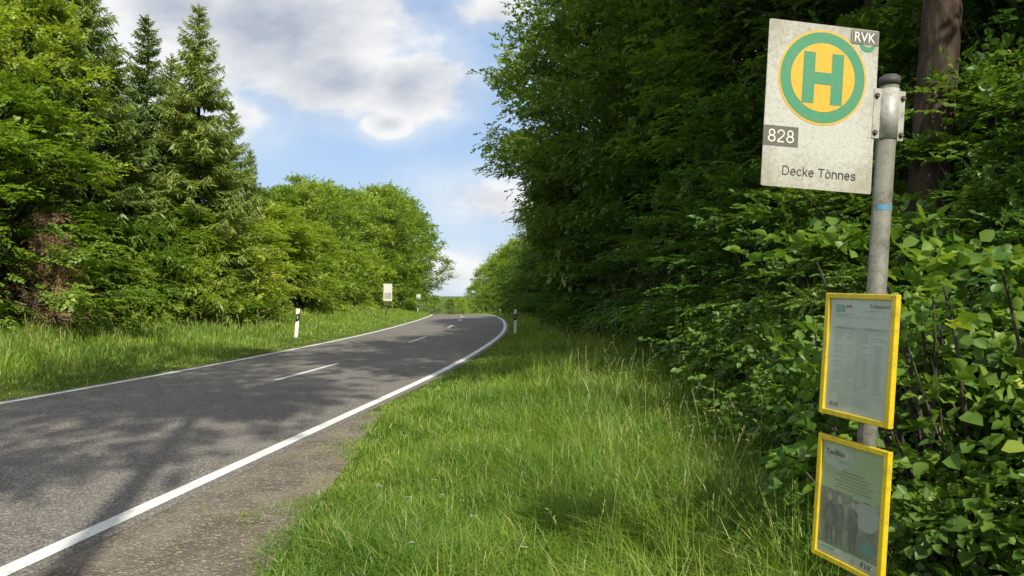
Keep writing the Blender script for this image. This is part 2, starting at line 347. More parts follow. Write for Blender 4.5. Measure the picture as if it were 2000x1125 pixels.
def crown(H, hb, R, ncl, nsp, k, L, ll, lw, leafmat, hexa=True, barkmat=None, tr=.2, stems=1, csz=.24, lowprof=.12, seed=0, spread=.5, flat=.5, inner=.25, lay=False, blen=1.0):
    global rng
    rng = np.random.default_rng(seed)
    hh = rng.uniform(0, 1, ncl) ** .9; ang = rng.uniform(0, 2 * np.pi, ncl)
    lob = 1 + .22 * np.sin(3 * ang + seed) + .16 * np.sin(5 * ang + 2 * seed + hh * 5) + .12 * np.sin(9 * hh + ang)
    prof = R * np.sin(np.pi * (lowprof + hh * (.95 - lowprof))) ** .75 * lob
    r = prof * np.sqrt(rng.uniform(inner, 1, ncl)); hz = hb + hh * (H - hb)
    lean = rng.normal(0, .04 * H, 2)
    C = np.stack([r * np.cos(ang) + lean[0] * hz / H, r * np.sin(ang) + lean[1] * hz / H, hz], -1)
    lb = Buf()
    cs = csz * R * rng.uniform(.6, 1.3, ncl)
    off = rng.normal(0, 1, (ncl, nsp, 3)) * np.array([spread * 1.3, spread * 1.3, spread * flat])
    P = (C[:, None] + off * cs[:, None, None]).reshape(-1, 3)
    P[:, 2] = np.maximum(P[:, 2], .12)
    out = C[:, None] - np.array([0, 0, hb + .3 * (H - hb)]); out = out + off * cs[:, None, None] * 1.6
    out = nrm(out.reshape(-1, 3)); out[:, 2] *= .3 if lay else .45
    D = out + rng.normal(0, .45, out.shape) * (np.array([1, 1, .4]) if lay else 1); D[:, 2] += rng.normal(-.05, .2 if not lay else .1, len(D))
    U = np.tile([0, 0, 1.], (len(P), 1)) + out * (.35 if not lay else .45) + rng.normal(0, .28 if not lay else .15, P.shape)
    ct = rng.normal(.45, .17, ncl); ti = np.repeat(ct, nsp) + rng.normal(0, .1, ncl * nsp)
    sprays(lb, P, D, U, k, L, ll, lw, np.clip(ti, 0, 1), hexa, jit=.3 if not lay else .2)
    leaves = lb.mesh('foliage', [leafmat])
    wb = Buf()
    for s in range(stems):
        o = np.array([0, 0, 0.]) if stems == 1 else np.array([*rng.normal(0, .12 * R, 2), 0])
        top = np.array([lean[0], lean[1], H * .93]) if stems == 1 else np.array([*rng.normal(0, .45 * R, 2), H * rng.uniform(.6, .9)])
        tt = np.linspace(0, 1, 12)
        pts = o[None] + (top - o)[None] * tt[:, None]; pts[:, :2] += (np.sin(tt * 5 + seed + s)[:, None] * np.array([.02, .015]) * H) * tt[:, None]
        rad = tr * (1 - tt) ** .8 * .9 + tr * .08; rad[0] *= 1.35
        pts[0, 2] = -.25
        add_tube(wb, pts, rad, 10 if stems == 1 else 6)
    idx = rng.permutation(ncl)[:min(ncl, 110)]
    for q in idx:
        c = C[q]; hs = max(hb * .75, c[2] - rng.uniform(.25, .6) * np.hypot(c[0], c[1]) - .3)
        hs = min(hs, H * .9); f = hs / H
        s0 = np.array([lean[0] * f, lean[1] * f, hs]) if stems == 1 else np.array([*rng.normal(0, .15 * R, 2), max(.1, c[2] * .35)])
        mid = (s0 + c) / 2 + np.array([0, 0, .1 * np.linalg.norm(c - s0)]) + rng.normal(0, .04, 3) * R
        tt = np.linspace(0, 1, 6)[:, None]
        pts = (1 - tt) ** 2 * s0 + 2 * tt * (1 - tt) * mid + tt ** 2 * c
        r0 = max(.012, tr * (1 - f) * .38)
        add_tube(wb, pts, r0 * (1 - tt[:, 0]) + .006, 5)
    wood = wb.mesh('wood', [barkmat or M_bark])
    return wood, leaves

def spruce(H, R, seed, nw=48, nb=7):
    global rng
    rng = np.random.default_rng(seed); lb = Buf(); wb = Buf()
    tt = np.linspace(0, 1, 12); pts = np.stack([.05 * np.sin(tt * 4), .05 * np.cos(tt * 3), -.2 + tt * (H + .2)], -1)
    add_tube(wb, pts, .17 * (1 - tt) + .012, 9)
    PP = []; DD = []; NN = []; LL = []; TT = []
    for i in range(nw):
        z0 = .5 + (H - .55) * (i / nw) ** .92; f = z0 / H
        for j in range(nb + int(rng.integers(-1, 2))):
            Lb = R * (1 - f) ** .85 * rng.uniform(.55, 1.15) + .1
            a = rng.uniform(0, 2 * np.pi); z = z0 + rng.uniform(-.15, .15)
            hd = np.array([np.cos(a), np.sin(a), 0]); n = max(5, int(Lb / .065)); t = np.linspace(.06, 1, n)
            rise = .45 * f ** 2 - .22 * (1 - f)
            p = hd[None] * (Lb * t)[:, None]; p[:, 2] = z + Lb * (rise * t * 1.1 - .22 * t + .34 * t ** 2.4 * (1 - .3 * f))
            add_tube(wb, p[::max(1, n // 5)], np.linspace(.022 * (1 - f) + .008, .004, len(p[::max(1, n // 5)])), 4)
            sd = np.array([-np.sin(a), np.cos(a), 0.]); ti = np.clip(rng.normal(.42, .16), 0, 1)
            for sgn in (1, -1):
                tl = (.42 * (1 - t) ** .6 * min(Lb, 1.6) + .14) * rng.uniform(.6, 1.15, n)
                d = hd[None] * .75 + sd[None] * sgn + np.array([0, 0, -.22]) + rng.normal(0, .16, (n, 3))
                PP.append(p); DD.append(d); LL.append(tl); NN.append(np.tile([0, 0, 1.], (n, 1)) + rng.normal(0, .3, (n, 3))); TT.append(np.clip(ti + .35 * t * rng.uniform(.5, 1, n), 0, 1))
            for rep in range(2):
                d = hd[None] * .5 + np.array([0, 0, -.75]) + sd[None] * rng.normal(0, .4, (n, 1)) + rng.normal(0, .12, (n, 3))
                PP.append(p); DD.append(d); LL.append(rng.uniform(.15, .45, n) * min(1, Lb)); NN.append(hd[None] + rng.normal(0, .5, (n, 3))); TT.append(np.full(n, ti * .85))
            d = hd[None] + np.array([0, 0, .25]) + rng.normal(0, .25, (n, 3))
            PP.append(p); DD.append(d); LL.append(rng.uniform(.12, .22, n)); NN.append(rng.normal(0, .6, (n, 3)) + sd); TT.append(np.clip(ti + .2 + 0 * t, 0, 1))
    zt = np.linspace(H - .9, H, 60); n = 60; a = rng.uniform(0, 6.28, n)
    PP.append(np.stack([0 * zt, 0 * zt, zt], -1)); DD.append(np.stack([np.cos(a), np.sin(a), 1 + 0 * a], -1)); LL.append(np.linspace(.22, .08, n)); NN.append(rng.normal(0, 1, (n, 3))); TT.append(np.full(n, .6))
    P = np.concatenate(PP); L = np.concatenate(LL)
    add_leaves(lb, P, np.concatenate(DD), np.concatenate(NN), L, .035 + .075 * L, np.concatenate(TT), hexa=False, fold=.15)
    return wb.mesh('wood', [M_barkr]), lb.mesh('foliage', [M_spruce])

KIND = {}
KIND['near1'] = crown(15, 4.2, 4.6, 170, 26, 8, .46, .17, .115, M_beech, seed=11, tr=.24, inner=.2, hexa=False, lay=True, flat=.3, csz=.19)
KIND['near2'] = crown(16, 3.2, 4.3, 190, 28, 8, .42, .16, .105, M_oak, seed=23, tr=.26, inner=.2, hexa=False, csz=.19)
KIND['edge'] = crown(19, 1.8, 4.4, 440, 34, 8, .42, .17, .115, M_oak, seed=29, tr=.26, inner=.15, hexa=False, csz=.17, flat=.6)
KIND['pole1'] = crown(17, 7.5, 3.6, 90, 24, 8, .4, .17, .11, M_beech, seed=31, tr=.2, barkmat=M_barkr, inner=.1, hexa=False)
KIND['shade'] = crown(22, 14.5, 3.3, 60, 20, 8, .4, .18, .13, M_beech, seed=37, tr=.18, inner=.1, hexa=False)
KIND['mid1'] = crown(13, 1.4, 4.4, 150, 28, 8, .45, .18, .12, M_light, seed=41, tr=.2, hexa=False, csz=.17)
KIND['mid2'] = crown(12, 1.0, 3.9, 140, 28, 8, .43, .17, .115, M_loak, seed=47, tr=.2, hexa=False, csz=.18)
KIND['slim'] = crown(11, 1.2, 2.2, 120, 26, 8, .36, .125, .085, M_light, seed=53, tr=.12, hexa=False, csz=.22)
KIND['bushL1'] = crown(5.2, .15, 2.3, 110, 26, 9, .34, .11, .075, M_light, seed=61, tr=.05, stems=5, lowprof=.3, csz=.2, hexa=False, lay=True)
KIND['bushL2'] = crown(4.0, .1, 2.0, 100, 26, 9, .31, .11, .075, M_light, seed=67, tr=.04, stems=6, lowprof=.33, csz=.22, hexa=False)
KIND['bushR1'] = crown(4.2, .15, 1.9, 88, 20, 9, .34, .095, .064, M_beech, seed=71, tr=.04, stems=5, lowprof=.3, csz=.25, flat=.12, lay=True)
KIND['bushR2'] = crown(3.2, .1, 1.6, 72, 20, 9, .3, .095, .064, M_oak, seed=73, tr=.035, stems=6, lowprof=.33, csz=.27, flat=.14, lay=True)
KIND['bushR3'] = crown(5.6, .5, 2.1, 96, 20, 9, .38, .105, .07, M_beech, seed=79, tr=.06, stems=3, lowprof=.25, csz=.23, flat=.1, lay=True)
KIND['hazel'] = crown(2.3, .2, .75, 30, 6, 5, .22, .092, .08, M_hazel, seed=83, tr=.014, stems=5, lowprof=.3, csz=.36)
KIND['dark_low'] = crown(1.2, .05, .7, 46, 11, 6, .18, .07, .05, M_beech, seed=89, tr=.012, stems=4, lowprof=.35, csz=.3)
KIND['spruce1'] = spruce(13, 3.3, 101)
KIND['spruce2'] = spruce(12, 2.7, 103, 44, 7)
rng = np.random.default_rng(5); db = Buf()
for i in range(200):
    a = rng.uniform(0, 6.28); z = rng.uniform(.2, 3.2); L = rng.uniform(.7, 1.7) * (1.15 - z / 5)
    t = np.linspace(0, 1, 7); p = np.stack([np.cos(a) * t * L, np.sin(a) * t * L, z + .25 * L * t - .5 * L * t ** 2 * rng.uniform(-.4, 1)], -1) + rng.normal(0, .03, (7, 3))
    add_tube(db, p, np.linspace(.012, .003, 7), 4, tint=rng.uniform(0, 1))
    m = 16; ii = rng.uniform(.2, 1, m); q = p[(ii * 6).astype(int)]
    d = np.tile([np.cos(a), np.sin(a), -.2], (m, 1)) + rng.normal(0, .6, (m, 3))
    add_leaves(db, q, d, rng.normal(0, 1, (m, 3)), rng.uniform(.15, .45, m), .012, rng.uniform(0, 1, m), hexa=False)
db2 = Buf(); t = np.linspace(0, 1, 8); add_tube(db2, np.stack([.1 * t, .05 * t, t * 3.7 - .2], -1), .06 * (1 - t) + .01, 7)
KIND['dead'] = (db2.mesh('wood', [M_barkr]), db.mesh('foliage', [M_dead]))

INFO = {
 'near1': ('beech_tree', 'tall dark green beech at the shady forest edge', 'tree', 'crown'),
 'near2': ('oak_tree', 'tall leafy oak overhanging the grass verge', 'tree', 'crown'),
 'edge': ('oak_tree', 'tall dense oak reaching out over the verge', 'tree', 'crown'),
 'pole1': ('forest_tree', 'tall straight trunk with high crown inside the wood', 'tree', 'crown'),
 'shade': ('forest_tree', 'tall tree with airy crown beside the road', 'tree', 'crown'),
 'mid1': ('broadleaf_tree', 'sunlit round broadleaf tree behind the verge', 'tree', 'crown'),
 'mid2': ('oak_tree', 'green oak with dense low crown at the roadside', 'tree', 'crown'),
 'slim': ('birch_tree', 'slender light green tree in the sunlit forest edge', 'tree', 'crown'),
 'bushL1': ('hornbeam_shrub', 'big sunlit yellow green shrub behind the verge', 'shrub', 'foliage'),
 'bushL2': ('hornbeam_shrub', 'low sunlit leafy shrub at the grass edge', 'shrub', 'foliage'),
 'bushR1': ('beech_shrub', 'shady beech shrub with layered leaf sprays', 'shrub', 'foliage'),
 'bushR2': ('oak_shrub', 'low dark green shrub beside the long grass', 'shrub', 'foliage'),
 'bushR3': ('beech_shrub', 'tall shady beech shrub under the trees', 'shrub', 'foliage'),
 'hazel': ('hazel_shrub', 'hazel with broad light green leaves by the bus stop', 'shrub', 'foliage'),
 'dark_low': ('bramble_bush', 'low dark undergrowth at the foot of the shrubs', 'shrub', 'foliage'),
 'spruce1': ('spruce_tree', 'tall sunlit spruce with drooping branches', 'tree', 'crown'),
 'spruce2': ('spruce_tree', 'slimmer pointed spruce in the forest edge', 'tree', 'crown'),
 'dead': ('dead_conifer', 'dried out reddish brown conifer with bare twigs', 'tree', 'crown'),
}
prng = random.Random(3)
def place(kind, x, y, s=1.0, sz=None, label=None, rot=None):
    nm, lb, cat, part = INFO[kind]
    e = empty(nm, (x, y, float(gz(x, y)) - .02), (0, 0, prng.uniform(0, 6.28) if rot is None else rot), (s, s, sz or s))
    e['label'] = label or lb; e['category'] = cat
    e['group'] = 'trees of the roadside woods' if cat == 'tree' else 'shrubs along the forest edge'
    w, l = KIND[kind]
    new_obj('trunk' if cat == 'tree' else 'branches', w, e); new_obj(part, l, e)
    return e
def px(x, Y): return (x - 1000) / 1333.3 * Y
for xp, Y, k, H in [(385, 26, 'spruce1', 12.2), (285, 27, 'spruce2', 12.2), (160, 23, 'spruce1', 12.6), (60, 20.5, 'spruce2', 12.8), (-20, 24, 'spruce1', 14),
                    (222, 24.5, 'spruce1', 10.2), (335, 27.5, 'spruce2', 10.8), (450, 31, 'spruce1', 9.8), (488, 35, 'spruce2', 8.6), (425, 27.5, 'spruce2', 8.0), (110, 30, 'spruce2', 15), (-90, 21, 'spruce1', 13)]:
    h0 = 13 if k == 'spruce1' else 12
    place(k, px(xp, Y), Y, (H / h0) * 1.0, H / h0)
for xp, Y, k, s in [(-30, 18.2, 'bushL1', 1.25), (5, 19.5, 'slim', .95), (150, 22., 'bushL2', .7), (215, 23., 'bushL1', .68), (300, 23.5, 'bushL2', .85), (350, 25, 'bushL1', .8), (410, 26, 'bushL2', .95),
                    (440, 29, 'bushL1', .85), (500, 31, 'bushL1', .85), (530, 36, 'bushL1', 1.1), (575, 38, 'bushL2', 1.05), (610, 42, 'bushL1', 1.0), (380, 24.5, 'bushL2', .7), (260, 22.5, 'bushL2', .6),
                    (650, 48, 'bushL2', 1.2), (680, 54, 'bushL1', 1.0), (715, 58, 'bushL2', 1.2), (740, 66, 'bushL1', 1.1), (770, 72, 'bushL2', 1.3), (795, 82, 'bushL1', 1.0), (-110, 18, 'bushL1', 1.2)]:
    place(k, px(xp, Y), Y, s)
place('dead', px(105, 18.6), 18.6, .72, 1.0)
for xp, Y, k, s in [(545, 44, 'slim', .72), (570, 48, 'mid2', .72), (615, 52, 'mid1', .74), (590, 58, 'slim', 1.0), (660, 60, 'mid2', .88), (695, 66, 'mid1', .86), (735, 72, 'mid1', .98),
                    (640, 70, 'mid1', .95), (768, 80, 'mid1', 1.08), (795, 92, 'mid2', 1.25), (765, 92, 'mid1', 1.2), (806, 104, 'mid1', 1.15), (720, 84, 'mid2', 1.15), (560, 60, 'mid1', .8), (515, 48, 'mid2', .7)]:
    place(k, px(xp, Y), Y, s)
for xp, Y, k, s in [(878, 150, 'mid2', .34), (903, 165, 'mid1', .36), (928, 150, 'mid1', .56), (950, 128, 'mid1', .72), (970, 112, 'mid1', .75), (988, 100, 'mid2', .78), (962, 100, 'slim', .66),
                    (1008, 88, 'mid1', .72), (1002, 112, 'spruce2', .95), (980, 125, 'spruce2', .9), (850, 175, 'mid1', .45), (948, 180, 'mid2', .8), (895, 210, 'mid1', .5)]:
    place(k, px(xp, Y), Y, s)
# --- right side trees
for x, Y, k, s in [(3.6, 28, 'edge', 1.0), (6.0, 21, 'edge', .95), (7.6, 14, 'near1', .95), (4.4, 36, 'near1', .95), (3.6, 45, 'near2', .72), (3.4, 54, 'near1', .62), (3.0, 64, 'near2', .6), (2.5, 74, 'near1', .55),
                   (9.5, 26, 'near2', 1.05), (11.5, 17, 'near2', 1.0), (8.4, 34, 'near1', 1.1), (9.6, 9.5, 'near2', .95), (8.4, 5.6, 'near1', .85), (12.5, 6, 'near2', 1.0)]:
    place(k, x, Y, s)
for x, Y in [(4.9, 8.4), (6.3, 10.8), (3.95, 6.7), (8, 11), (8, 7.3), (6.5, 17)]:
    place('pole1', x, Y, 1.0 + prng.uniform(-.1, .1))
for x, Y, s in [(5.4, -1.5, 1.05), (-.4, -8.5, .95), (.55, -5.5, 1.05)]:
    place('shade', x, Y, s)
# --- right side shrubs
for x, Y, k, s in [(3.9, 22.5, 'bushR3', 1.0), (3.8, 26, 'bushR1', 1.0), (3.7, 30, 'bushR3', 1.0), (3.6, 34, 'bushR1', 1.1), (3.3, 39, 'bushR3', 1.0), (3.0, 44, 'bushR1', 1.1), (2.7, 50, 'bushR3', 1.0), (2.2, 56, 'bushR1', 1.2), (1.6, 63, 'bushR3', 1.0), (1.2, 70, 'bushR1', 1.2), (.6, 77, 'bushR3', 1.0), (-.3, 85, 'bushR3', 1.0),
                   (4.3, 18.8, 'bushR3', .95), (4.2, 15.5, 'bushR1', .95), (4.5, 12.8, 'bushR3', .9), (4.0, 10.4, 'bushR1', .8), (3.9, 8.3, 'bushR2', .85), (3.3, 6.7, 'bushR2', .6), (2.9, 5.3, 'bushR2', .5), (4.6, 6.2, 'bushR1', .8), (5.2, 9.6, 'bushR3', .9),
                   (2.65, 4.2, 'bushR2', .43), (3.4, 4.6, 'bushR1', .5), (4.4, 4.4, 'bushR3', .55), (2.95, 3.3, 'bushR1', .42), (5.4, 5.0, 'bushR3', .7), (3.9, 3.0, 'bushR1', .55), (5.8, 7.6, 'bushR3', .9), (6.2, 13.5, 'bushR3', 1.1), (6.0, 18, 'bushR3', 1.2)]:
    place(k, x, Y, s)
for x, Y, s in [(2.15, 2.8, .72), (2.8, 3.3, .78), (1.85, 3.15, .8), (2.35, 3.8, .74)]:
    place('hazel', x, Y, s)
for x, Y, s in [(2.0, 3.5, .7), (2.3, 4.4, .85), (2.5, 5.3, .9), (2.65, 6.4, .95), (2.85, 7.6, 1.0), (3.0, 9.2, 1.0), (1.85, 2.8, .65), (2.2, 2.5, .8), (3.1, 11, 1.1), (3.1, 13.5, 1.1), (2.15, 3.9, .7), (2.6, 2.9, 1.0), (2.5, 3.4, 1.1)]:
    place('dark_low', x, Y, s)

rng = np.random.default_rng(77); wb = Buf()
def mass(n, xf, y0, y1, hmax, depth, ll):
    Y = rng.uniform(y0, y1, n); X = xf(Y) + rng.uniform(0, 1, n) * depth; Z = gz(X, Y) + hmax(X, Y) * rng.uniform(0, 1, n) ** .9
    P = np.stack([X, Y, Z], -1); D = rng.normal(0, 1, (n, 3)); D[:, 2] *= .4
    U = np.tile([0, 0, 1.], (n, 1)) + rng.normal(0, .5, (n, 3))
    sprays(wb, P, D, U, 6, ll * 2.6, ll, ll * .65, np.clip(rng.normal(.3, .2, n), 0, 1), hexa=False)
mass(6500, lambda Y: 14 + 0 * Y, 0, 50, lambda X, Y: 15 + 2 * vn(X, Y), 4, .42)
mass(3000, lambda Y: 6 + 0 * Y, 36, 90, lambda X, Y: 8.5 + 2 * vn(X, Y), 6, .36)
mass(4500, lambda Y: -24 - .04 * Y, 16, 60, lambda X, Y: 6.5 + 1.5 * vn(X, Y), 4, .4)
mass(3000, lambda Y: -27 - .04 * Y, 60, 110, lambda X, Y: 8 + 1.5 * vn(X, Y), 7, .45)
new_obj('woodland', wb.mesh('woodland', [M_beech]), kind='stuff', label='dense dark woodland behind the forest edge', category='forest')
strip('forest_floor', Ys[(Ys >= -4) & (Ys <= 60)], np.array([6.8, 8, 10, 13, 18, 26.]), .02, plain_mat('leaf_litter', (.09, .06, .035), .95, dirt=.6, dirtcol=(.03, .03, .015), dscale=6, spec=.05))

# ------------------------------------------------------------------ hard surface helper
def _arc(cx, cz, rx, rz, a0, a1, n=28):
    a = np.radians(np.linspace(a0, a1, n)); return list(zip(cx + rx * np.cos(a), cz + rz * np.sin(a)))
def _smooth(P, n=7):
    P = [np.array(p, float) for p in P]; P = [2 * P[0] - P[1]] + P + [2 * P[-1] - P[-2]]; o = []
    for i in range(1, len(P) - 2):
        for t in np.linspace(0, 1, n, endpoint=False):
            o.append(tuple(.5 * (2 * P[i] + (P[i+1] - P[i-1]) * t + (2 * P[i-1] - 5 * P[i] + 4 * P[i+1] - P[i+2]) * t * t + (3 * P[i] - P[i-1] - 3 * P[i+1] + P[i+2]) * t ** 3)))
    o.append(tuple(P[-2])); return o
GLYPH = {  # strokes as centre lines, cap height 1 (plain grotesque lettering)
 'D': (.98, [[(.15, 0), (.15, 1)], [(.15, .95), (.46, .95)] + _arc(.46, .5, .38, .45, 88, -88) + [(.46, .05), (.15, .05)]]),
 'e': (.774, [_arc(.387, .365, .27, .32, 0, 322), [(.12, .385), (.70, .385)]]),
 'c': (.70, [_arc(.37, .365, .26, .32, 38, 322)]),
 'k': (.70, [[(.14, 0), (.14, 1)], [(.60, .73), (.14, .27)], [(.30, .44), (.64, 0)]]),
 'T': (.85, [[(.42, 0), (.42, .95)], [(.03, .95), (.81, .95)]]),
 'o': (.774, [_arc(.387, .365, .27, .32, 0, 360), [(.22, .91), (.33, .91)], [(.45, .91), (.56, .91)]]),
 'n': (.774, [[(.14, 0), (.14, .73)], _arc(.39, .42, .25, .265, 178, 0) + [(.64, 0)]]),
 's': (.70, [_smooth([(.59, .54), (.51, .65), (.35, .685), (.19, .64), (.13, .53), (.2, .43), (.36, .37), (.53, .31), (.6, .2), (.52, .09), (.35, .05), (.17, .09), (.1, .2)])]),
 '8': (.80, [_arc(.4, .725, .225, .225, -90, 270), _arc(.4, .275, .28, .225, -90, 270)]),
 '2': (.80, [_smooth([(.13, .68), (.18, .87), (.39, .95), (.60, .88), (.66, .70), (.58, .52), (.4, .36), (.2, .2), (.13, .05)]), [(.1, .05), (.67, .05)]]),
 ' ': (.42, [])}
class Solid:
    def __init__(s): s.bm = bmesh.new(); s.mats = []
    def mi(s, m):
        if m not in s.mats: s.mats.append(m)
        return s.mats.index(m)
    def poly(s, pts, y, m):
        vs = [s.bm.verts.new((p[0], y, p[1])) for p in pts]
        f = s.bm.faces.new(vs); f.material_index = s.mi(m)
        f.normal_update()
        if f.normal.y > 0: f.normal_flip()
    def stroke(s, P, w, y, m):
        P = np.array(P, float); closed = len(P) > 4 and np.linalg.norm(P[0] - P[-1]) < 1e-6
        if closed:
            Q = np.vstack([P[-2], P, P[1]]); d = Q[2:] - Q[:-2]
        else: d = np.gradient(P, axis=0)
        d /= np.linalg.norm(d, axis=1)[:, None]; nn = np.stack([-d[:, 1], d[:, 0]], -1) * w / 2
        A = [s.bm.verts.new((p[0], y, p[1])) for p in P + nn]; B = [s.bm.verts.new((p[0], y, p[1])) for p in P - nn]
        for i in range(len(P) - 1):
            f = s.bm.faces.new([A[i], B[i], B[i+1], A[i+1]]); f.material_index = s.mi(m); f.normal_update()
            if f.normal.y > 0: f.normal_flip()
    def letters(s, body, cx, cz, cap, y, m, sw=.105, sx=1.0):
        W = sum(GLYPH[c][0] for c in body) * cap * sx; x = cx - W / 2; k = 0
        for c in body:
            adv, st = GLYPH[c]
            for P in st:
                s.stroke([(x + p[0] * cap * sx, cz - cap / 2 + p[1] * cap) for p in P], sw * cap, y - k * .00003, m); k += 1
            x += adv * cap * sx
    def rect(s, cx, cz, w, h, y, m): s.poly([(cx - w/2, cz - h/2), (cx + w/2, cz - h/2), (cx + w/2, cz + h/2), (cx - w/2, cz + h/2)], y, m)
    def disc(s, cx, cz, r, y, m, n=64, rz=None, a0=0, a1=2*math.pi):
        rz = rz or r; s.poly([(cx + r * math.cos(a0 + (a1-a0) * i / n), cz + rz * math.sin(a0 + (a1-a0) * i / n)) for i in range(n + (0 if a1-a0 > 6.2 else 1))], y, m)
    def box(s, c, d, m, bev=0.0, rot=None):
        r = bmesh.ops.create_cube(s.bm, size=1); vs = r['verts']
        bmesh.ops.scale(s.bm, vec=d, verts=vs)
        fs = list({f for v in vs for f in v.link_faces})
        if bev > 0:
            es = list({e for f in fs for e in f.edges})
            q = bmesh.ops.bevel(s.bm, geom=es, offset=bev, segments=2, affect='EDGES', profile=.5)
            fs = list(set(q['faces']) | {f for f in fs if f.is_valid})
            vs = list({v for f in fs for v in f.verts})
            fs = list({f for v in vs for f in v.link_faces})
        if rot is not None: bmesh.ops.rotate(s.bm, cent=(0, 0, 0), matrix=rot, verts=vs)
        bmesh.ops.translate(s.bm, vec=c, verts=vs)
        for f in fs: f.material_index = s.mi(m)
    def cyl(s, c, r, h, m, axis='Z', n=32, r2=None):
        R = {'Z': Matrix.Identity(3), 'Y': Matrix.Rotation(math.pi/2, 3, 'X'), 'X': Matrix.Rotation(math.pi/2, 3, 'Y')}[axis]
        q = bmesh.ops.create_cone(s.bm, cap_ends=True, segments=n, radius1=r, radius2=r if r2 is None else r2, depth=h)
        vs = q['verts']; bmesh.ops.rotate(s.bm, cent=(0, 0, 0), matrix=R, verts=vs); bmesh.ops.translate(s.bm, vec=c, verts=vs)
        for f in {f for v in vs for f in v.link_faces}:
            f.material_index = s.mi(m); f.smooth = len(f.verts) == 4
    def text(s, body, cx, cz, w, h, y, m, rot=0.0, shear=0.0, bold=0.0, space=1.0):
        cu = bpy.data.curves.new('t', 'FONT'); cu.body = body; cu.offset = bold; cu.shear = shear; cu.space_character = space
        ob = bpy.data.objects.new('t', cu); COL.objects.link(ob)
        dg = bpy.context.evaluated_depsgraph_get(); me = bpy.data.meshes.new_from_object(ob.evaluated_get(dg))
        V = np.array([v.co[:] for v in me.vertices]); lo = V.min(0); hi = V.max(0)
        t = bmesh.new(); t.from_mesh(me)
        sx = w / (hi[0] - lo[0]); sz = h / (hi[1] - lo[1]); c, q = math.cos(rot), math.sin(rot); k = s.mi(m)
        mp = {}
        for v in t.verts:
            x = (v.co.x - (lo[0] + hi[0]) / 2) * sx; z = (v.co.y - (lo[1] + hi[1]) / 2) * sz
            mp[v] = s.bm.verts.new((cx + x * c - z * q, y, cz + x * q + z * c))
        for f in t.faces:
            try: nf = s.bm.faces.new([mp[v] for v in f.verts]); nf.material_index = k
            except ValueError: pass
        t.free(); bpy.data.objects.remove(ob); bpy.data.curves.remove(cu); bpy.data.meshes.remove(me)
    def obj(s, name, parent, loc=(0, 0, 0), rot=(0, 0, 0), **p):
        me = bpy.data.meshes.new(name); s.bm.to_mesh(me); s.bm.free()
        for m in s.mats: me.materials.append(m)
        return new_obj(name, me, parent, loc, rot, **p)

M_galv = plain_mat('galvanised_steel', (.2, .2, .165), .65, .1, dirt=.95, dirtcol=(.075, .078, .045), dscale=16)
M_clamp = plain_mat('clamp_steel', (.5, .5, .46), .5, .2, dirt=.7, dirtcol=(.22, .2, .15), dscale=30)
M_cap = plain_mat('dark_cap', (.07, .07, .065), .6)
M_bolt = plain_mat('rusty_bolt', (.16, .11, .08), .6, .4, dirt=.5)
M_blue = plain_mat('blue_tape', (.09, .32, .55), .6, dirt=.7, dscale=50)
def board_mat():
    m, nt, out = new_mat('weathered_sign_board'); co = objco(nt)
    n = noise(nt, co, 9, 7, .7); n2 = noise(nt, co, 150, 3, .7); n3 = noise(nt, co, 60, 6, .8)
    sep = N(nt, 'ShaderNodeSeparateXYZ'); nt.links.new(co, sep.inputs[0])
    edge = ramp(nt, math_(nt, 'ABSOLUTE', sep.outputs[2]), .1, .29, -.02, .12)
    edge2 = ramp(nt, math_(nt, 'ABSOLUTE', sep.outputs[0]), .1, .2, 0, .07)
    f = math_(nt, 'ADD', math_(nt, 'ADD', math_(nt, 'MULTIPLY', n, .35), math_(nt, 'MULTIPLY', n3, .65)), math_(nt, 'ADD', edge, edge2))
    c = mixc(nt, ramp(nt, f, .46, .74, 0, .85), (.56, .56, .51), (.30, .28, .20))
    c = mixc(nt, ramp(nt, n2, .55, .68, 0, .75), c, (.22, .20, .14))
    bsdf(nt, out, c, .55, bump=n2, bstr=.1, bdist=.002); return m
M_board = board_mat()
M_sgreen = plain_mat('sign_green', (.055, .29, .16), .5, dirt=.6, dirtcol=(.18, .27, .13), dscale=34)
M_syel = plain_mat('sign_yellow', (.80, .46, .04), .5, dirt=.6, dirtcol=(.46, .33, .08), dscale=34)
M_sgrey = plain_mat('sign_grey', (.13, .125, .11), .55, dirt=.5, dirtcol=(.22, .2, .15))
M_swhite = plain_mat('sign_white', (.72, .71, .67), .5, dirt=.4, dirtcol=(.45, .42, .34))
M_ink = plain_mat('ink_black', (.04, .04, .04), .6, dirt=.4, dirtcol=(.12, .11, .09), dscale=60)
M_yframe = plain_mat('yellow_frame', (.78, .57, .015), .4, dirt=.7, dirtcol=(.38, .27, .03), dscale=18, coat=.3)
M_paper = plain_mat('paper_behind_plastic', (.52, .56, .47), .3, dirt=.6, dirtcol=(.38, .43, .32), dscale=7, coat=.6)
M_faded = plain_mat('faded_print', (.35, .38, .32), .35, dirt=.5, dirtcol=(.44, .48, .39), dscale=60)
M_hdr = plain_mat('print_green', (.16, .42, .23), .35)
M_mag = plain_mat('print_purple', (.3, .16, .3), .35)
M_lgreen = plain_mat('poster_green', (.35, .44, .24), .3, dirt=.6, dirtcol=(.29, .36, .2), dscale=8, coat=.6)
M_photo = plain_mat('poster_photo', (.18, .2, .14), .3, dirt=.9, dirtcol=(.33, .37, .26), dscale=14, coat=.6)
M_fig = plain_mat('poster_figure', (.12, .13, .11), .35, dirt=.8, dirtcol=(.24, .27, .2), dscale=22, coat=.5)
M_skin = plain_mat('poster_skin', (.34, .33, .24), .35, coat=.5)
M_pblue = plain_mat('poster_blue', (.15, .27, .24), .35, coat=.5)
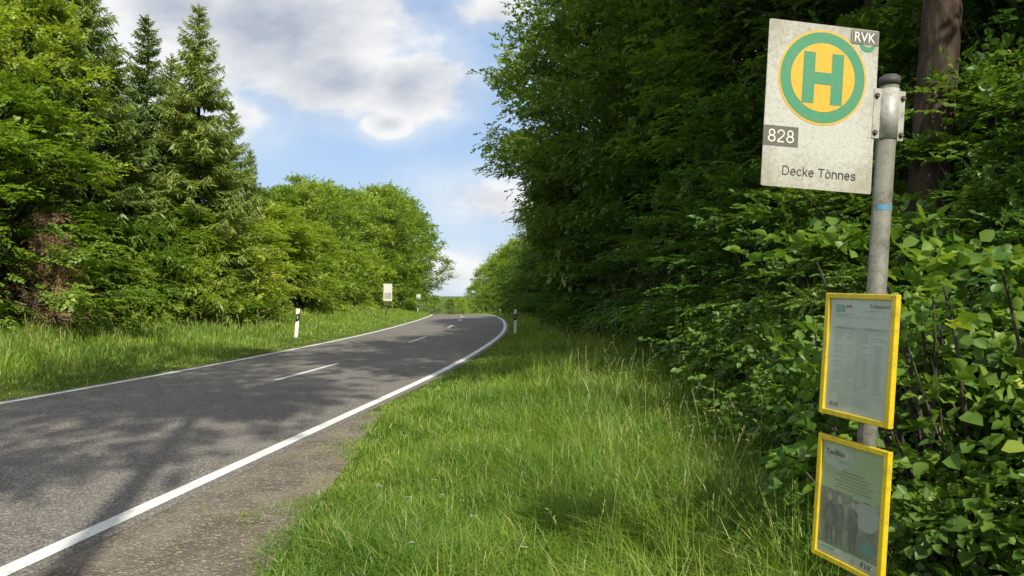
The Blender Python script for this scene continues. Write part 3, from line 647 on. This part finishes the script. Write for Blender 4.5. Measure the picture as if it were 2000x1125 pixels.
M_pwhite = plain_mat('poster_white', (.46, .51, .39), .3, dirt=.4, coat=.6)

LEAN = math.radians(3.9)
stop = empty('bus_stop_sign', (1.168, 2.40, 0), (0, LEAN, 0))
stop['label'] = 'leaning grey pole with weathered stop sign and yellow notice cases'
stop['category'] = 'bus stop sign'
s = Solid(); s.cyl((0, 0, 1.05), .0315, 2.68, M_galv); s.obj('pole', stop)
s = Solid(); s.cyl((0, 0, 2.405), .0345, .028, M_cap); s.cyl((0, 0, 2.422), .033, .008, M_cap, r2=.026); s.obj('pole_cap', stop)
bt = Buf(); aa = np.radians(np.linspace(-150, -38, 14)); r0 = .0322
e1 = .009 + .0008 * np.sin(aa * 9); e2 = -.008 + .001 * np.sin(aa * 13)
Vt = np.stack([np.stack([r0 * np.cos(aa), r0 * np.sin(aa), 1.957 + e2], -1), np.stack([r0 * np.cos(aa), r0 * np.sin(aa), 1.957 + e1], -1)], 1)
bt.add(Vt, np.arange(13)[:, None] * 2 + np.array([[0, 2, 3, 1]])); new_obj('tape_band', bt.mesh('tape_band', [M_blue]), stop)
s = Solid(); YAW = math.radians(8)
s.cyl((0, 0, 0), .0345, .176, M_clamp)
for sg in (-1, 1): s.box((sg * .046, -.004, 0), (.028, .006, .176), M_clamp, .001)
for sg in (-1, 1): s.box((sg * .047, .007, 0), (.022, .006, .15), M_clamp, .001)
for sg in (-1, 1):
    for zz in (-.068, .062):
        s.cyl((sg * .05, -.012, zz), .0065, .01, M_bolt, 'Y', 6); s.cyl((sg * .05, -.0083, zz), .0095, .003, M_cap, 'Y', 20)
s.obj('clamp', stop, (0, 0, 2.287), (0, 0, YAW))
cx = -.256
plate = Solid()
r_ = .006; pts = []
W2, H2 = .2055, .287
for (sx, sz, a0) in ((1, 1, 0), (-1, 1, 90), (-1, -1, 180), (1, -1, 270)):
    for k in range(5):
        a = math.radians(a0 + k * 22.5); pts.append((sx * (W2 - r_) + r_ * math.cos(a), sz * (H2 - r_) + r_ * math.sin(a)))
plate.poly(pts, 0, M_board)
geo = bmesh.ops.extrude_face_region(plate.bm, geom=plate.bm.faces[:]); bmesh.ops.translate(plate.bm, vec=(0, .003, 0), verts=[v for v in geo['geom'] if isinstance(v, bmesh.types.BMVert)])
bmesh.ops.recalc_face_normals(plate.bm, faces=plate.bm.faces[:])
pl = plate.obj('sign_plate', stop, (cx * math.cos(YAW), cx * math.sin(YAW) + .0 - .004, 2.287), (0, math.radians(-.6), YAW))
q = Solid(); ex, ez = .0005, .102
q.disc(ex, ez, .165, -.001, M_syel, 96); q.disc(ex, ez, .1575, -.0016, M_sgreen, 96); q.disc(ex, ez, .1195, -.0022, M_syel, 96)
q.rect(ex - .053, ez - .003, .044, .178, -.0028, M_sgreen); q.rect(ex + .053, ez - .003, .044, .178, -.0028, M_sgreen); q.rect(ex, ez - .003, .062, .042, -.0028, M_sgreen)
q.obj('stop_emblem', pl)
q = Solid(); q.rect(-.142, -.113, .127, .069, -.001, M_sgrey); q.letters('828', -.142, -.113, .044, -.0018, M_swhite, sw=.12, sx=.96); q.obj('route_number', pl)
q = Solid(); q.letters('Decke Tonnes', .006, -.229, .0315, -.001, M_ink, sw=.115, sx=.98); q.obj('stop_name', pl)
q = Solid(); q.disc(.163, .238, .03, -.001, M_sgreen); q.disc(.163, .246, .022, -.0013, M_board, 48)
q.rect(.151, .258, .106, .049, -.0018, M_sgrey); q.rect(.151, .258, .1, .043, -.0022, M_board); q.rect(.151, .258, .096, .039, -.0026, M_sgrey)
q.text('RVK', .151, .258, .08, .034, -.0032, M_swhite, bold=.015); q.obj('operator_emblem', pl)
def case(name, loc, kind):
    FR = -math.radians(70.6); W, H = .307, .445; t = .02
    e = empty(name, loc, (0, 0, FR), parent=stop)
    f = Solid()
    f.box((-W/2 + t/2, 0, 0), (t, .022, H), M_yframe, .003); f.box((W/2 - t/2, 0, 0), (t, .022, H), M_yframe, .003)
    f.box((0, -.0006, H/2 - t/2), (W - 2*t + .0, .0205, t), M_yframe, .003); f.box((0, -.0006, -H/2 + t/2), (W - 2*t, .0205, t), M_yframe, .003)
    f.obj('case_frame', e)
    f = Solid(); f.box((0, .0045, 0), (W - .03, .009, H - .03), M_galv); f.box((.017, .016, .12), (.07, .012, .03), M_clamp, .002); f.box((.017, .016, -.12), (.07, .012, .03), M_clamp, .002); f.obj('case_back', e)
    f = Solid(); w, h = W - 2 * t, H - 2 * t; y = -.002
    f.rect(0, 0, w, h, y, M_paper)
    y1, y2, y3, y4 = y - .0006, y - .0012, y - .0018, y - .0024
    if kind == 0:
        f.rect(-.088, .168, .042, .026, y1, M_hdr); f.text('828', -.088, .168, .032, .016, y2, M_pwhite)
        f.disc(-.055, .176, .006, y1, M_mag, 20); f.disc(-.041, .176, .006, y1, M_mag, 20)
        f.text('Scheuren', .082, .18, .08, .014, y1, M_ink)
        f.rect(-.07, .148, .09, .002, y1, M_faded); f.rect(-.08, .143, .07, .002, y1, M_faded); f.rect(.06, .163, .09, .002, y1, M_faded)
        f.rect(0, .137, w * .9, .0015, y1, M_faded)
        f.rect(0, .098, w * .88, .011, y1, M_pwhite); f.rect(-.06, .098, .07, .003, y2, M_photo); f.rect(.055, .098, .05, .003, y2, M_photo)
        for r in range(26):
            zz = .085 - r * .0083
            for cxx, ww in ((-.088, .045), (-.035, .028), (.0, .02), (.035, .025), (.085, .04)):
                if prng.random() < .85: f.rect(cxx, zz, ww * prng.uniform(.6, 1), .0022, y2, M_faded)
        for cxx in (-.058, -.016, .018, .058): f.rect(cxx, -.018, .0008, .22, y2, M_faded)
        f.rect(-.0, -.136, w * .9, .0012, y1, M_faded)
        for r in range(6): f.rect(-.01 + prng.uniform(-.01, .01), -.144 - r * .006, .13, .0018, y1, M_faded)
        f.text('RVK', -.09, -.18, .045, .016, y1, M_ink, shear=.3)
        f.obj('timetable_sheet', e)
    else:
        f.rect(0, .08, w, h - .16 - .0, y1, M_lgreen)
        f.disc(-.06, .155, .07, y2, M_pwhite, 40, rz=.045)
        f.text('TaxiBus', -.075, .167, .085, .018, y3, M_ink, bold=.01); f.text('plus', -.03, .14, .05, .018, y3, M_hdr, shear=.4)
        for r, ww in enumerate((.1, .15, .11, .17, .14, .16)): f.rect(.01, .108 - r * .0115, ww, .0042, y2, M_photo)
        f.rect(0, -.065, w, .2, y2, M_photo)
        f.rect(.065, .032, .1, .014, y3, M_lgreen)
        f.disc(.075, -.02, .055, y3, M_faded, 40, rz=.05)
        for fx, sc in ((-.085, 1.0), (-.04, 1.08), (.02, .95)):
            f.disc(fx, -.0 + .006 * sc, .011 * sc, y4, M_skin, 20, rz=.014 * sc)
            f.poly([(fx - .018, -.018), (fx - .006, -.008), (fx + .006, -.008), (fx + .02, -.02), (fx + .022, -.07), (fx + .016, -.1), (fx + .018, -.155), (fx + .008, -.157), (fx + .002, -.105), (fx - .004, -.157), (fx - .014, -.155), (fx - .015, -.1), (fx - .024, -.06)], y4, M_fig)
        f.disc(.085, -.125, .035, y4, M_pblue, 30, rz=.02)
        f.rect(0, -.183, w, .036, y3, M_pwhite); f.rect(-.085, -.178, .06, .007, y4, M_hdr); f.rect(-.07, -.19, .08, .003, y4, M_faded)
        f.text('RVK', .085, -.183, .05, .02, y4, M_ink, shear=.3)
        f.obj('information_poster', e, label='faded green information poster with three standing figures')
    return e
case('timetable_case', (-.0514, 0, 1.43), 0)
case('poster_case', (-.046, 0, .91), 1)

# ------------------------------------------------------------------ delineator posts
M_post = plain_mat('post_white', (.88, .88, .86), .5, dirt=.2, dscale=6)
M_pblack = plain_mat('post_black', (.02, .02, .02), .5)
M_refl = plain_mat('reflector', (.6, .58, .5), .2, coat=.8)
def prism(bm_s, z0, z1, m, sl=0.0, grow=0.0):
    prof = [(-.06, -.045), (.06, -.045), (.062, -.02), (.02, .05), (-.02, .05), (-.062, -.02)]
    prof = [(x * (1 + grow), y * (1 + grow)) for x, y in prof]
    bot = [bm_s.bm.verts.new((x, y, z0 + (x * sl))) for x, y in prof]; top = [bm_s.bm.verts.new((x, y, z1 + (x * sl) + (0 if z1 < .98 else -.35 * (y + .045)))) for x, y in prof]
    k = bm_s.mi(m); n = 6
    for i in range(n): bm_s.bm.faces.new([bot[i], bot[(i+1) % n], top[(i+1) % n], top[i]]).material_index = k
    bm_s.bm.faces.new(top).material_index = k; bm_s.bm.faces.new(bot[::-1]).material_index = k
s1 = Solid(); prism(s1, -.25, 1.03, M_post); body = s1.obj('post_body', None)
s2 = Solid(); prism(s2, .58, .84, M_pblack, .45, .08); band = s2.obj('black_band', None)
s3 = Solid(); s3.box((0, -.053, .72), (.03, .008, .11), M_refl, .003); refl = s3.obj('reflector', None)
meshes = [('post_body', body.data), ('black_band', band.data), ('reflector', refl.data)]
for o in (body, band, refl): bpy.data.objects.remove(o)
def delin(xp, Y, lean=0, lab='white plastic roadside marker post with black band', rot=0):
    x = px(xp, Y); e = empty('marker_post', (x, Y, float(gz(x, Y))), (0, math.radians(lean), rot))
    e['label'] = lab; e['category'] = 'marker post'; e['group'] = 'white marker posts along the road'
    for nm, me in meshes: new_obj(nm, me, e)
delin(579, 24, 4, 'white marker post leaning slightly in the grass verge', .1)
delin(1006, 28.5, 1, 'white marker post standing in long grass', -.1)
delin(977, 70); delin(969, 82); delin(934, 104); delin(816, 75); delin(848, 108)

def back_sign(xp, Y, H, w, h, nm, lab, tilt=0):
    x = px(xp, Y); z = float(gz(x, Y)); e = empty(nm, (x, Y, z), (0, math.radians(tilt), .1)); e['label'] = lab; e['category'] = 'road sign'
    s = Solid(); s.cyl((0, 0, H/2 - .1), .035, H + .2, M_galv, n=16); s.cyl((0, 0, H + .005), .038, .02, M_cap, n=16); s.obj('post', e)
    s = Solid(); s.box((.0 + w*.1, -.045, H - h/2), (w, .006, h), M_swhite, .002); s.box((w*.1, -.052, H - h/2 - h*.2), (w*.78, .003, h*.35), M_board); s.obj('sign_plate', e)
    s = Solid(); s.box((0, -.038, H - h*.5), (.09, .012, h*.6), M_clamp, .002); s.obj('clamp', e)
    return e
back_sign(755, 46, 2.25, .58, 1.15, 'bus_stop_sign', 'pale weathered stop sign on thin post across the road', 1)
back_sign(813, 68, 1.9, .42, .55, 'direction_sign', 'small pale sign on short post in the verge', 6)

# ------------------------------------------------------------------ world
SX, SY = .33, -.944
EL = math.radians(42)
world = bpy.data.worlds.new('World'); scene.world = world; world.use_nodes = True
nt = world.node_tree; nt.nodes.clear()
out = N(nt, 'ShaderNodeOutputWorld')
sky = N(nt, 'ShaderNodeTexSky', sky_type='NISHITA'); sky.sun_disc = False; sky.sun_elevation = EL
sky.sun_rotation = math.atan2(SX, SY); sky.air_density = 1.0; sky.dust_density = 1.0; sky.ozone_density = 1.5; sky.altitude = 300
co = N(nt, 'ShaderNodeTexCoord').outputs['Generated']
sep = N(nt, 'ShaderNodeSeparateXYZ'); nt.links.new(co, sep.inputs[0])
yy = math_(nt, 'MAXIMUM', sep.outputs[1], .12)
U = math_(nt, 'DIVIDE', sep.outputs[0], yy); V = math_(nt, 'DIVIDE', sep.outputs[2], yy)
cb = N(nt, 'ShaderNodeCombineXYZ'); nt.links.new(U, cb.inputs[0]); nt.links.new(math_(nt, 'MULTIPLY', V, 1.5), cb.inputs[1])
nA = noise(nt, cb.outputs[0], 3.6, 12, .56); nB = noise(nt, cb.outputs[0], 10, 10, .62)
sh = N(nt, 'ShaderNodeVectorMath', operation='ADD'); nt.links.new(cb.outputs[0], sh.inputs[0]); sh.inputs[1].default_value = (.025, .05, 0)
nC = noise(nt, sh.outputs[0], 3.6, 12, .56)
def blob(x, y, rx, ry, amp=1.0):
    a = math_(nt, 'DIVIDE', math_(nt, 'SUBTRACT', U, (x - 1000) / 1333.), rx / 1333.)
    c = math_(nt, 'DIVIDE', math_(nt, 'SUBTRACT', V, (575 - y) / 1333.), ry / 1333.)
    d = math_(nt, 'SQRT', math_(nt, 'ADD', math_(nt, 'MULTIPLY', a, a), math_(nt, 'MULTIPLY', c, c)))
    return math_(nt, 'MULTIPLY', math_(nt, 'SUBTRACT', 1, d), amp)
fld = None
for bl in [(540, 60, 420, 170, 1.1), (790, 170, 165, 105, 1.1), (650, 150, 230, 120, 1.1), (330, 20, 240, 150, 1), (755, 240, 85, 45, .95), (470, 225, 150, 80, .6), (960, 20, 180, 60, .6), (960, 390, 170, 80, .6), (880, 540, 190, 80, .8), (300, 150, 220, 120, .65), (1500, 100, 500, 200, .6), (-200, 100, 500, 200, .7)]:
    bb = blob(*bl); fld = bb if fld is None else math_(nt, 'MAXIMUM', fld, bb)
upc = noise(nt, co, 2.6, 7, .6)  # unseen broken cloud overhead and behind the camera, added for fill light
ovr = math_(nt, 'MAXIMUM', ramp(nt, sep.outputs[2], .45, .6), ramp(nt, sep.outputs[1], .35, .1))
fld = math_(nt, 'MAXIMUM', fld, math_(nt, 'SUBTRACT', math_(nt, 'MULTIPLY', math_(nt, 'ADD', math_(nt, 'MULTIPLY', math_(nt, 'SUBTRACT', upc, .5), 5), 1.35), ovr), .35))
dens = math_(nt, 'ADD', fld, math_(nt, 'ADD', math_(nt, 'MULTIPLY', math_(nt, 'SUBTRACT', nA, .5), 1.1), math_(nt, 'MULTIPLY', math_(nt, 'SUBTRACT', nB, .5), .55)))
soft = ramp(nt, dens, -.35, .6, 0, .65)
mask = math_(nt, 'MAXIMUM', ramp(nt, dens, .08, .45), soft)
mask = math_(nt, 'MULTIPLY', mask, ramp(nt, sep.outputs[2], -.02, .03))
lit = math_(nt, 'ADD', math_(nt, 'MULTIPLY', math_(nt, 'SUBTRACT', nA, nC), 3.2), math_(nt, 'MULTIPLY', nB, .5))
core = ramp(nt, dens, .4, 1.0, 0, .62)
shade = math_(nt, 'SUBTRACT', math_(nt, 'ADD', lit, .62), core, clamp=True)
ccol = mixc(nt, shade, (.47, .51, .60), (.96, .96, .95))
skc = N(nt, 'ShaderNodeVectorMath', operation='SCALE'); nt.links.new(sky.outputs[0], skc.inputs[0]); skc.inputs['Scale'].default_value = .15
blu = mixc(nt, .6, skc.outputs[0], (.29, .53, .92))
haze = mixc(nt, ramp(nt, V, .0, .45, .65, .05), blu, (.64, .76, .9))
fin = mixc(nt, math_(nt, 'MULTIPLY', mask, .95), haze, ccol)
bg = N(nt, 'ShaderNodeBackground'); nt.links.new(fin, bg.inputs[0]); bg.inputs[1].default_value = 1.0
nt.links.new(bg.outputs[0], out.inputs[0])

sd = bpy.data.lights.new('sun', 'SUN'); sd.energy = 5.0; sd.angle = math.radians(.5); sd.color = (1, .94, .8)
so = bpy.data.objects.new('sun', sd); COL.objects.link(so)
to_sun = Vector((SX * math.cos(EL), SY * math.cos(EL), math.sin(EL)))
so.rotation_euler = to_sun.to_track_quat('Z', 'Y').to_euler(); so.location = (10, -20, 30)

cam = bpy.data.cameras.new('camera'); cam.sensor_width = 36; cam.lens = 24; cam.clip_end = 6000; cam.clip_start = .05
cobj = bpy.data.objects.new('camera', cam); COL.objects.link(cobj)
cobj.location = (0, 0, CAMH); cobj.rotation_euler = (math.radians(90.537), 0, 0)
scene.camera = cobj
scene.view_settings.view_transform = 'Standard'; scene.view_settings.look = 'None'; scene.view_settings.exposure = 0
